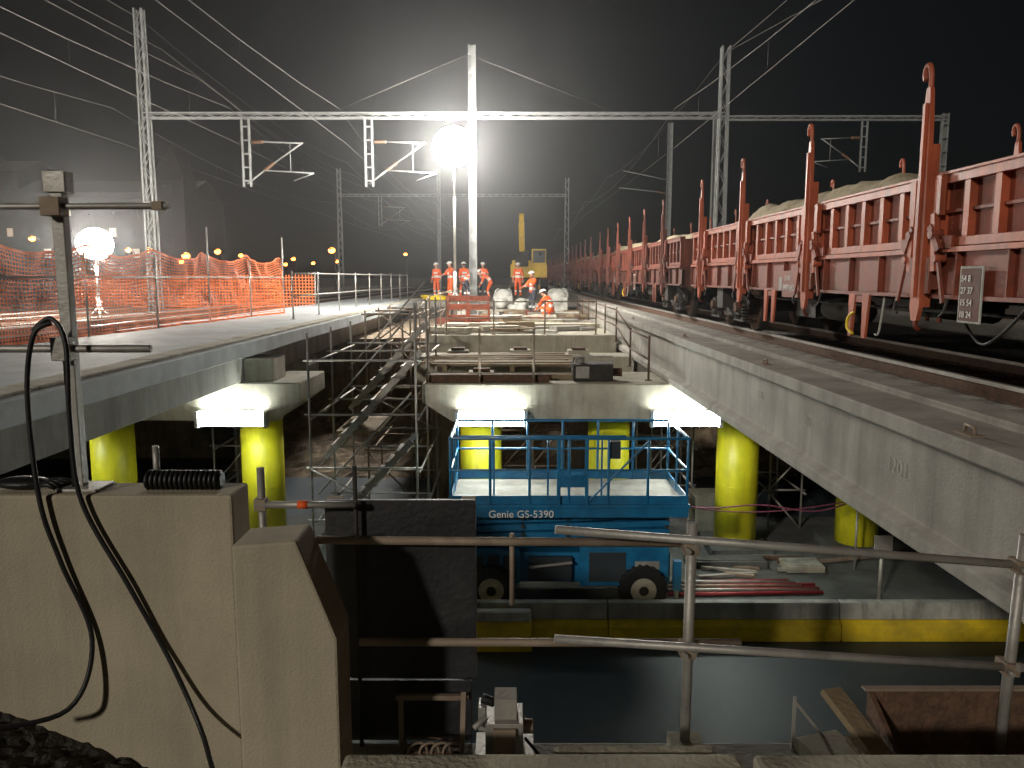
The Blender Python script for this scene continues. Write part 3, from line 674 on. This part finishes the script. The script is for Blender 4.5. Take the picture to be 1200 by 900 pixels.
# ------------------------------------------------------------------ floodlights on telescopic masts, glowing balls sized to their glare
def light_tower(x,y,zb,zl,r,m,legs=True):
    b=B("floodlight_tower")
    b.cyl((x,y,zb),(x,y,zb+(zl-zb)*.3),.06,STEEL,seg=12); b.cyl((x,y,zb+(zl-zb)*.3),(x,y,zb+(zl-zb)*.72),.045,STEEL,seg=12); b.cyl((x,y,zb+(zl-zb)*.72),(x,y,zl-r*.9),.03,STEEL,seg=10)
    for k in range(4):
        a=k*math.pi/2+.5; q=.7 if legs else .35; h=1.1 if legs else .4
        b.cyl((x,y,zb+h),(x+q*math.cos(a),y+q*math.sin(a),zb+.02),.02,STEEL,seg=8); b.cyl((x+q*math.cos(a),y+q*math.sin(a),zb),(x+q*math.cos(a),y+q*math.sin(a),zb+.03),.08,STEEL)
    b.ball((x,y,zl),r,m,(1,1,.92),24,16); b.cyl((x,y,zl-r*.95),(x,y,zl-r*.86),.12,STEEL,seg=14); b.cyl((x,y,zl+r*.88),(x,y,zl+r*.96),.12,STEEL,seg=14)
    return b.done()
light_tower(-1.92,27,-1.56,4.27,.70,GLAREBALL)
light_tower(-11.4,22,-1.2,.9,.46,GLAREBALL2,False)

# ------------------------------------------------------------------ orange safety netting
b=B("orange_safety_netting")
A=Vector((-8.0,9.5,-1.05)); C=Vector((-6.75,23.5,-1.05)); Ln=(C-A).length; dn=(C-A).normalized(); pn=Vector((-dn.y,dn.x,0))
def NP(s,h):
    t=s*Ln; k=abs(math.sin(t*math.pi/2.33))
    sag=.13*k*h; lean=.12*nz(t*.7,h*1.5,2.)
    return A+dn*(t+.10*nz(t*1.2,h*3,5))+pn*(lean+.08*nz(t*3,h*3))+Vector((0,0,(1.58-sag*1.3+.05*nz(t*2,0,9))*h+.02))
nu,nv=int(Ln/.07),22
for j in range(nv+1):
    h=j/nv; w=.020 if j not in (0,nv) else .05
    for i in range(nu):
        p=NP(i/nu,h); q=NP((i+1)/nu,h); dz=Vector((0,0,w/2))
        b.face([b.bm.verts.new(p-dz),b.bm.verts.new(q-dz),b.bm.verts.new(q+dz),b.bm.verts.new(p+dz)],NETM)
for i in range(nu+1):
    d=dn*.010
    for j in range(nv):
        p=NP(i/nu,j/nv); q=NP(i/nu,(j+1)/nv)
        b.face([b.bm.verts.new(p-d),b.bm.verts.new(p+d),b.bm.verts.new(q+d),b.bm.verts.new(q-d)],NETM)
for k in range(7):
    p=A+dn*(k*Ln/6); b.cyl(p+Vector((.03,0,0)),p+Vector((.03,0,1.5+(.7 if k in (4,6) else 0))),.02,STEEL,seg=8)
b.cyl(A+Vector((.03,0,1.05)),C+Vector((.03,0,1.05)),.018,STEEL,seg=6)
b.done(recalc=False)
b=B("orange_safety_netting")
for j in range(10):
    for i in range(80):
        x=-17+.12*i; z=-1.1+.12*j; y=30+.1*nz(x,z,0,2)
        b.face([b.bm.verts.new(p) for p in ((x,y,z),(x+.12,y,z),(x+.12,y,z+.03),(x,y,z+.03))],NETM)
        b.face([b.bm.verts.new(p) for p in ((x,y+.002,z),(x+.03,y+.002,z),(x+.03,y+.002,z+.12),(x,y+.002,z+.12))],NETM)
for k in range(5): b.cyl((-17+2.4*k,30.05,-1.2),(-17+2.4*k,30.05,.2),.02,STEEL,seg=6)
b.done(recalc=False)

# ------------------------------------------------------------------ workers
def worker(loc, face, pose="stand", seed=0, leg=HIVIS):
    random.seed(seed); j={}
    j['pel']=(0,0,.96);j['sp']=(0,.0,1.14);j['ch']=(0,.0,1.36);j['nk']=(0,.01,1.50);j['hd']=(0,.03,1.60)
    for s,n in ((-1,'L'),(1,'R')):
        j['sh'+n]=(s*.19,0,1.43); j['el'+n]=(s*.25,-.02,1.14); j['wr'+n]=(s*.25,.10,.90)
        j['hp'+n]=(s*.10,0,.90); j['kn'+n]=(s*.12,.03,.50); j['an'+n]=(s*.13,-.01,.09); j['to'+n]=(s*.15,.17,.045)
    if pose=="walk":
        j['knL']=(-.11,.2,.52);j['anL']=(-.11,.22,.09);j['toL']=(-.12,.39,.06);j['knR']=(.11,-.05,.50);j['anR']=(.11,-.3,.13);j['toR']=(.12,-.16,.04)
        j['wrL']=(-.25,-.12,.93);j['wrR']=(.25,.25,1.0)
    if pose=="reach":
        j['elL']=(-.25,.2,1.25);j['wrL']=(-.18,.42,1.2);j['elR']=(.25,.18,1.22);j['wrR']=(.14,.42,1.15)
    if pose=="bend":
        j['pel']=(0,-.12,.88);j['sp']=(0,.02,1.02);j['ch']=(0,.2,1.14);j['nk']=(0,.33,1.2);j['hd']=(0,.42,1.22)
        for s,n in ((-1,'L'),(1,'R')):
            j['sh'+n]=(s*.19,.24,1.16); j['el'+n]=(s*.22,.32,.88); j['wr'+n]=(s*.14,.46,.66)
            j['hp'+n]=(s*.10,-.10,.83); j['kn'+n]=(s*.14,.08,.47)
    if pose=="crouch":
        j['pel']=(0,-.2,.36);j['sp']=(0,-.12,.54);j['ch']=(0,.03,.72);j['nk']=(0,.12,.84);j['hd']=(0,.18,.90)
        for s,n in ((-1,'L'),(1,'R')):
            j['sh'+n]=(s*.19,.06,.78); j['el'+n]=(s*.24,.25,.54); j['wr'+n]=(s*.12,.44,.38)
            j['hp'+n]=(s*.11,-.17,.34); j['kn'+n]=(s*.2,.22,.46); j['an'+n]=(s*.17,-.02,.09); j['to'+n]=(s*.19,.15,.045)
    rad=dict(pel=.15,sp=.135,ch=.155,nk=.065,hd=.06,shL=.078,shR=.078,elL=.055,elR=.055,wrL=.038,wrR=.038,hpL=.10,hpR=.10,knL=.072,knR=.072,anL=.055,anR=.055,toL=.042,toR=.042)
    bones=[('pel','sp','t'),('sp','ch','t'),('ch','nk','t'),('nk','hd','h')]
    for n in 'LR': bones+=[('ch','sh'+n,'t'),('sh'+n,'el'+n,'a'),('el'+n,'wr'+n,'a'),('pel','hp'+n,'l'),('hp'+n,'kn'+n,'l'),('kn'+n,'an'+n,'l'),('an'+n,'to'+n,'f')]
    names=list(j.keys()); idx={n:i for i,n in enumerate(names)}
    me=bpy.data.meshes.new("tmp"); me.from_pydata([Vector(j[n]) for n in names],[(idx[a],idx[c]) for a,c,_ in bones],[])
    o=bpy.data.objects.new("tmp",me); col.objects.link(o)
    o.modifiers.new("s","SKIN")
    if not me.skin_vertices:
        bpy.context.view_layer.objects.active=o; bpy.ops.mesh.customdata_skin_add()
    for n in names:
        d=me.skin_vertices[0].data[idx[n]]; d.radius=(rad[n],rad[n]*(.8 if n in('ch','sp','pel') else 1)); d.use_root=(n=='pel')
    sd=o.modifiers.new("d","SUBSURF"); sd.levels=2; sd.render_levels=2
    dg=bpy.context.evaluated_depsgraph_get(); dg.update()
    m2=bpy.data.meshes.new_from_object(o.evaluated_get(dg))
    bpy.data.objects.remove(o)
    b=B("construction_worker"); b.bm.from_mesh(m2)
    for mm in (HIVIS,leg,REFL,SKIN,BOOT): b.mi(mm)
    V={n:Vector(j[n]) for n in names}
    for f in b.bm.faces:
        f.smooth=True; c=f.calc_center_median(); best=None
        for a,e,k in bones:
            p,q=V[a],V[e]; t=max(0,min(1,(c-p).dot(q-p)/(q-p).length_squared)); d=(c-(p+(q-p)*t)).length-.5*(rad[a]+(rad[e]-rad[a])*t)
            if best is None or d<best[0]: best=(d,a,e,k,t)
        _,a,e,k,t=best; mt=HIVIS
        if k=='t' and a=='pel' and .5<t<1: mt=REFL
        if k=='t' and a=='sp' and .45<t<.75: mt=REFL
        if k=='a' and a.startswith('el') and .2<t<.45: mt=REFL
        if k=='l': mt=leg
        if k=='l' and a.startswith('kn') and .25<t<.5: mt=REFL
        if k=='f': mt=BOOT
        if k=='h': mt=SKIN
        f.material_index=b.mi(mt)
    hd=V['hd']; up=(V['hd']-V['nk']).normalized(); up=(up+Vector((0,0,1.2))).normalized()
    fw=Vector((0,1,0)); fw=(fw-up*fw.dot(up)).normalized(); rt=fw.cross(up)
    R=Matrix((rt,fw,up)).transposed(); hc=hd+up*.085+fw*.01
    H=lambda x,y,z: hc+R@Vector((x,y,z))
    b.ball(hc,.118,SKIN,(.68,.82,1.0),14,12,R=R)
    b.ball(H(0,-.02,.02),.118,HAIR,(.72,.80,.9),12,8,R=R)
    b.tube([H(0,.09,.02),H(0,.118,-.025),H(0,.095,-.035)],[.008,.016,.012],SKIN,6)
    for s in (-1,1):
        b.ball(H(s*.03,.086,.012),.011,HELM,seg=6,rings=4); b.ball(H(s*.03,.095,.012),.006,BLACK,seg=6,rings=4)
        b.ball(H(s*.082,0,0),.028,SKIN,(.35,.7,1),6,5,R=R)
    b.bar(H(-.022,.088,-.055),H(.022,.088,-.055),.01,.008,REDP)
    b.ball(H(0,-.005,.045),.125,HELM,(.95,1.12,.85),16,10,zmin=0,R=R)
    b.prism([H(-.07,.10,.05),H(.07,.10,.05),H(.05,.17,.04),H(-.05,.17,.04)],R@Vector((0,0,.012)),HELM)
    b.prism([H(.135*math.cos(t),.15*math.sin(t)-.005,.045) for t in [k*math.pi/8 for k in range(16)]],R@Vector((0,0,.01)),HELM)
    for n,s in (('L',-1),('R',1)):
        w=V['wr'+n]; d=(w-V['el'+n]).normalized(); side=d.cross(Vector((0,0,1)) if abs(d.z)<.9 else Vector((0,1,0))).normalized(); nn=side.cross(d)
        b.tube([w-d*.01,w+d*.04,w+d*.09],[.03,.042,.036],SKIN,8)
        for i,(off,ln) in enumerate(((-.030,.062),(-.010,.075),(.010,.08),(.030,.07))):
            p=w+d*.085+side*off; b.tube([p,p+d*ln*.5+nn*.006,p+d*ln*.85+nn*.03],[.0105,.0095,.007],SKIN,6)
        p=w+d*.03-side*.035; b.tube([p,p-side*.03+d*.03,p-side*.035+d*.06],[.013,.011,.009],SKIN,6)
    T=Matrix.Translation(Vector(loc))@Matrix.Rotation(face,4,'Z')
    for v in b.bm.verts: v.co=T@v.co
    return b.done(recalc=True)
worker((-3.95,42,-1.06),2.6,"stand",1,HIVIS)
worker((-2.4,40,-1.06),.4,"walk",2,HIVIS)
worker((-1.5,41,-1.06),3.3,"reach",3,TROUS)
worker((.32,42,-1.06),3.0,"stand",4,HIVIS)
worker((.85,33.2,-1.56),2.2,"reach",5,TROUS)
worker((1.35,29.9,-1.56),1.0,"crouch",6,HIVIS)
worker((-2.1,36.5,-1.06),-.9,"bend",7,TROUS)
worker((-1.1,38.5,-1.06),1.6,"bend",8,HIVIS)
worker((-3.0,39,-1.06),2.2,"reach",9,HIVIS)
random.seed(12)
b=B("sack_pile")
for i in range(15):
    x=random.uniform(-.6,2.2); y=random.uniform(34,35.8)
    b.ball((x,y,-1.36+random.choice([0,.22])),.3,SACK,(1.1,.8,.62+.3*random.random()),12,8,R=Matrix.Rotation(random.random()*3,3,'Z'))
b.done()
for x,y in ((1.95,34.5),(-.4,36.6),(2.2,37.5)):
    b=B("big_bag"); b.ball((x,y,-1.0),.62,SACK,(.8,.8,.78),14,9); b.box((x-.42,y-.42,-1.5),(x+.42,y+.42,-.85),SACK)
    for sx in (-1,1):
        for sy in (-1,1): b.tube([(x+sx*.4,y+sy*.4,-.85),(x+sx*.35,y+sy*.35,-.6),(x+sx*.2,y+sy*.35,-.5)],.02,SACK,6)
    b.done(bevel=.08)
for x,y in ((-1.75,26.0),(-1.1,25.7)):
    b=B("orange_trestle_barrier")
    for s in (-1,1):
        for q in (-1,1): b.bar((x+s*.38,y+q*.3,-1.56),(x+s*.32,y,-.62),.06,.06,ORNG)
    for z in (-1.3,-.95,-.68): b.obox((x,y-.12 if z<-.7 else y,z),(.8,.04,.18),ORNG)
    b.done()
b=B("yellow_hose_pile")
for k in range(7):
    cx=-3.5+random.uniform(-.5,.5); cy=37.5+random.uniform(-.7,.7)
    b.tube([(cx+.5*math.cos(t),cy+.5*math.sin(t),-1.0+.02*k) for t in [i*.5 for i in range(14)]],.05,YTAG,6)
b.done()
# ------------------------------------------------------------------ excavator
b=B("excavator")
x,y,z=1.1,54,-1.06
for s in (-1,1):
    b.prism([(x+s*1.0-.25,y-1.9,z+.45),(x+s*1.0-.25,y-1.6,z+.05),(x+s*1.0-.25,y+1.6,z+.05),(x+s*1.0-.25,y+1.9,z+.45),(x+s*1.0-.25,y+1.6,z+.85),(x+s*1.0-.25,y-1.6,z+.85)],(.5,0,0),DARKM)
    for k in range(5): b.cyl((x+s*1.0-.27,y-1.3+.65*k,z+.4),(x+s*1.0+.27,y-1.3+.65*k,z+.4),.2,EXCY,seg=12)
b.cyl((x,y,z+.85),(x,y,z+1.05),.6,DARKM,seg=20); b.box((x-1.2,y-1.3,z+1.05),(x+1.2,y+1.8,z+1.9),EXCY); b.box((x-1.1,y+.5,z+1.9),(x+1.1,y+1.8,z+2.2),EXCY)
b.box((x+.2,y-1.3,z+1.9),(x+1.15,y+.3,z+2.9),EXCY); b.box((x+.28,y-1.32,z+2.0),(x+1.07,y-1.3,z+2.8),GLASS); b.box((x+.185,y-1.2,z+2.0),(x+.2,y+.2,z+2.8),GLASS)
b.bar((x-.4,y-1.1,z+1.6),(x-.5,y-2.4,z+4.5),.35,.45,EXCY); b.bar((x-.5,y-2.4,z+4.5),(x-.5,y-3.6,z+4.8),.3,.4,EXCY)
b.bar((x-.5,y-3.4,z+4.9),(x-.5,y-4.6,z+2.6),.28,.32,EXCY); b.cyl((x-.4,y-1.2,z+2.2),(x-.5,y-2.2,z+3.8),.08,STEEL)
b.prism([(x-.9,y-4.5,z+2.7),(x-.9,y-5.1,z+2.3),(x-.9,y-4.9,z+1.7),(x-.9,y-4.2,z+1.8)],(.8,0,0),DARKM)
b.done(bevel=.03)

# ------------------------------------------------------------------ distant buildings and street lamps
def building(x,y,w,d,h,fl,seed):
    random.seed(seed); b=B("apartment_building"); z0=-1.35
    b.box((x-w/2,y,z0),(x+w/2,y+d,z0+h),BRICK); b.box((x-w/2-.3,y-.3,z0+h),(x+w/2+.3,y+d+.3,z0+h+.5),BRICK)
    n=int(w/3.2)
    for f in range(fl):
        for i in range(n):
            xx=x-w/2+(i+.5)*w/n; zz=z0+1.2+f*(h-1)/fl; lit=random.random()<.05
            b.box((xx-.5,y-.04,zz),(xx+.5,y-.001,zz+1.3),WINL if lit else GLASS); b.box((xx-.75,y-.12,zz-.15),(xx+.75,y-.002,zz-.01),BRICK)
    b.prism([(x-w/2,y,z0+h+.5),(x-w/2,y+d/2,z0+h+3),(x-w/2,y+d,z0+h+.5)],(w,0,0),BRICK); b.done()
building(-60,118,26,14,13,4,1); building(-88,125,24,14,17,5,2); building(-112,150,26,14,22,6,4)
b=B("church_tower"); b.box((-49,110,-1.3),(-44.5,114.5,13),BRICK); b.prism([(-49.2,109.8,13),(-44.3,109.8,13),(-46.75,112.2,18)],(0,4.6,0),BRICK)
for z in (4,8,11): b.box((-47.4,109.95,z),(-46.2,109.99,z+1.4),GLASS)
b.done()
def street_lamp(x,y,h,r=.34):
    b=B("street_lamp"); z=-1.3
    b.cyl((x,y,z),(x,y,z+h),.09,BRICK,r2=.05,seg=8); b.tube([(x,y,z+h),(x,y-.4,z+h+.3),(x,y-1.2,z+h+.35)],.04,BRICK,6)
    b.box((x-.18,y-1.9,z+h+.28),(x+.18,y-1.1,z+h+.42),BRICK); b.ball((x,y-1.5,z+h+.2),r,SODIUM,(1,1.,.8),10,6); b.done()
for x,y,h in ((-52.7,90,5.3),(-37.7,85,3.9),(-44.7,110,3.2),(-27.8,70,2.9),(-32.4,90,3.9),(-40,120,4.3),(-35,130,4.0),(-36.8,150,3.7),(-17.6,80,3.7),(-32.4,150,4.0),(-21,160,5.6),(-39.1,140,3.3),(-47,100,4.4)):
    street_lamp(x,y,h)

# ------------------------------------------------------------------ camera, sun, sky
cam=bpy.data.cameras.new("Camera"); co=bpy.data.objects.new("Camera",cam); col.objects.link(co)
cam.sensor_width=36; cam.lens=930/1200*36; cam.clip_end=2500; cam.clip_start=.05
co.location=(0,0,ZO); co.rotation_euler=(math.radians(90-7.66),0,0); sc.camera=co
tosun=Vector((-.50,-.80,.36)).normalized()
sl=bpy.data.lights.new("sun","SUN"); sl.energy=1.3; sl.angle=math.radians(3); sl.color=(1,.92,.79)
so=bpy.data.objects.new("sun",sl); col.objects.link(so); so.rotation_euler=tosun.to_track_quat('Z','Y').to_euler(); so.location=(-5,-8,15)
w=bpy.data.worlds.new("World"); sc.world=w; w.use_nodes=True; nt=w.node_tree
sky=nt.nodes.new("ShaderNodeTexSky"); sky.sky_type='NISHITA'; sky.sun_disc=False
sky.sun_elevation=math.asin(tosun.z); sky.sun_rotation=math.atan2(tosun.x,tosun.y)
bg=nt.nodes["Background"]; bg.inputs["Strength"].default_value=.0006
nt.links.new(sky.outputs[0],bg.inputs[0])
# thin scattering volume added over the lit work zone for halos round the lamps
hm=bpy.data.materials.new("halo_scatter"); hm.use_nodes=True; hn=hm.node_tree
hn.nodes.remove(hn.nodes["Principled BSDF"])
vs=hn.nodes.new("ShaderNodeVolumeScatter"); vs.inputs["Density"].default_value=.0024; vs.inputs["Anisotropy"].default_value=.78
vs.inputs["Color"].default_value=(.95,.97,1,1)
hn.links.new(vs.outputs[0],hn.nodes["Material Output"].inputs["Volume"])
b=B("halo_volume"); b.box((-30,8,-1.0),(24,70,20),hm); b.done()
sc.view_settings.view_transform='Standard'; sc.view_settings.look='None'; sc.view_settings.exposure=0
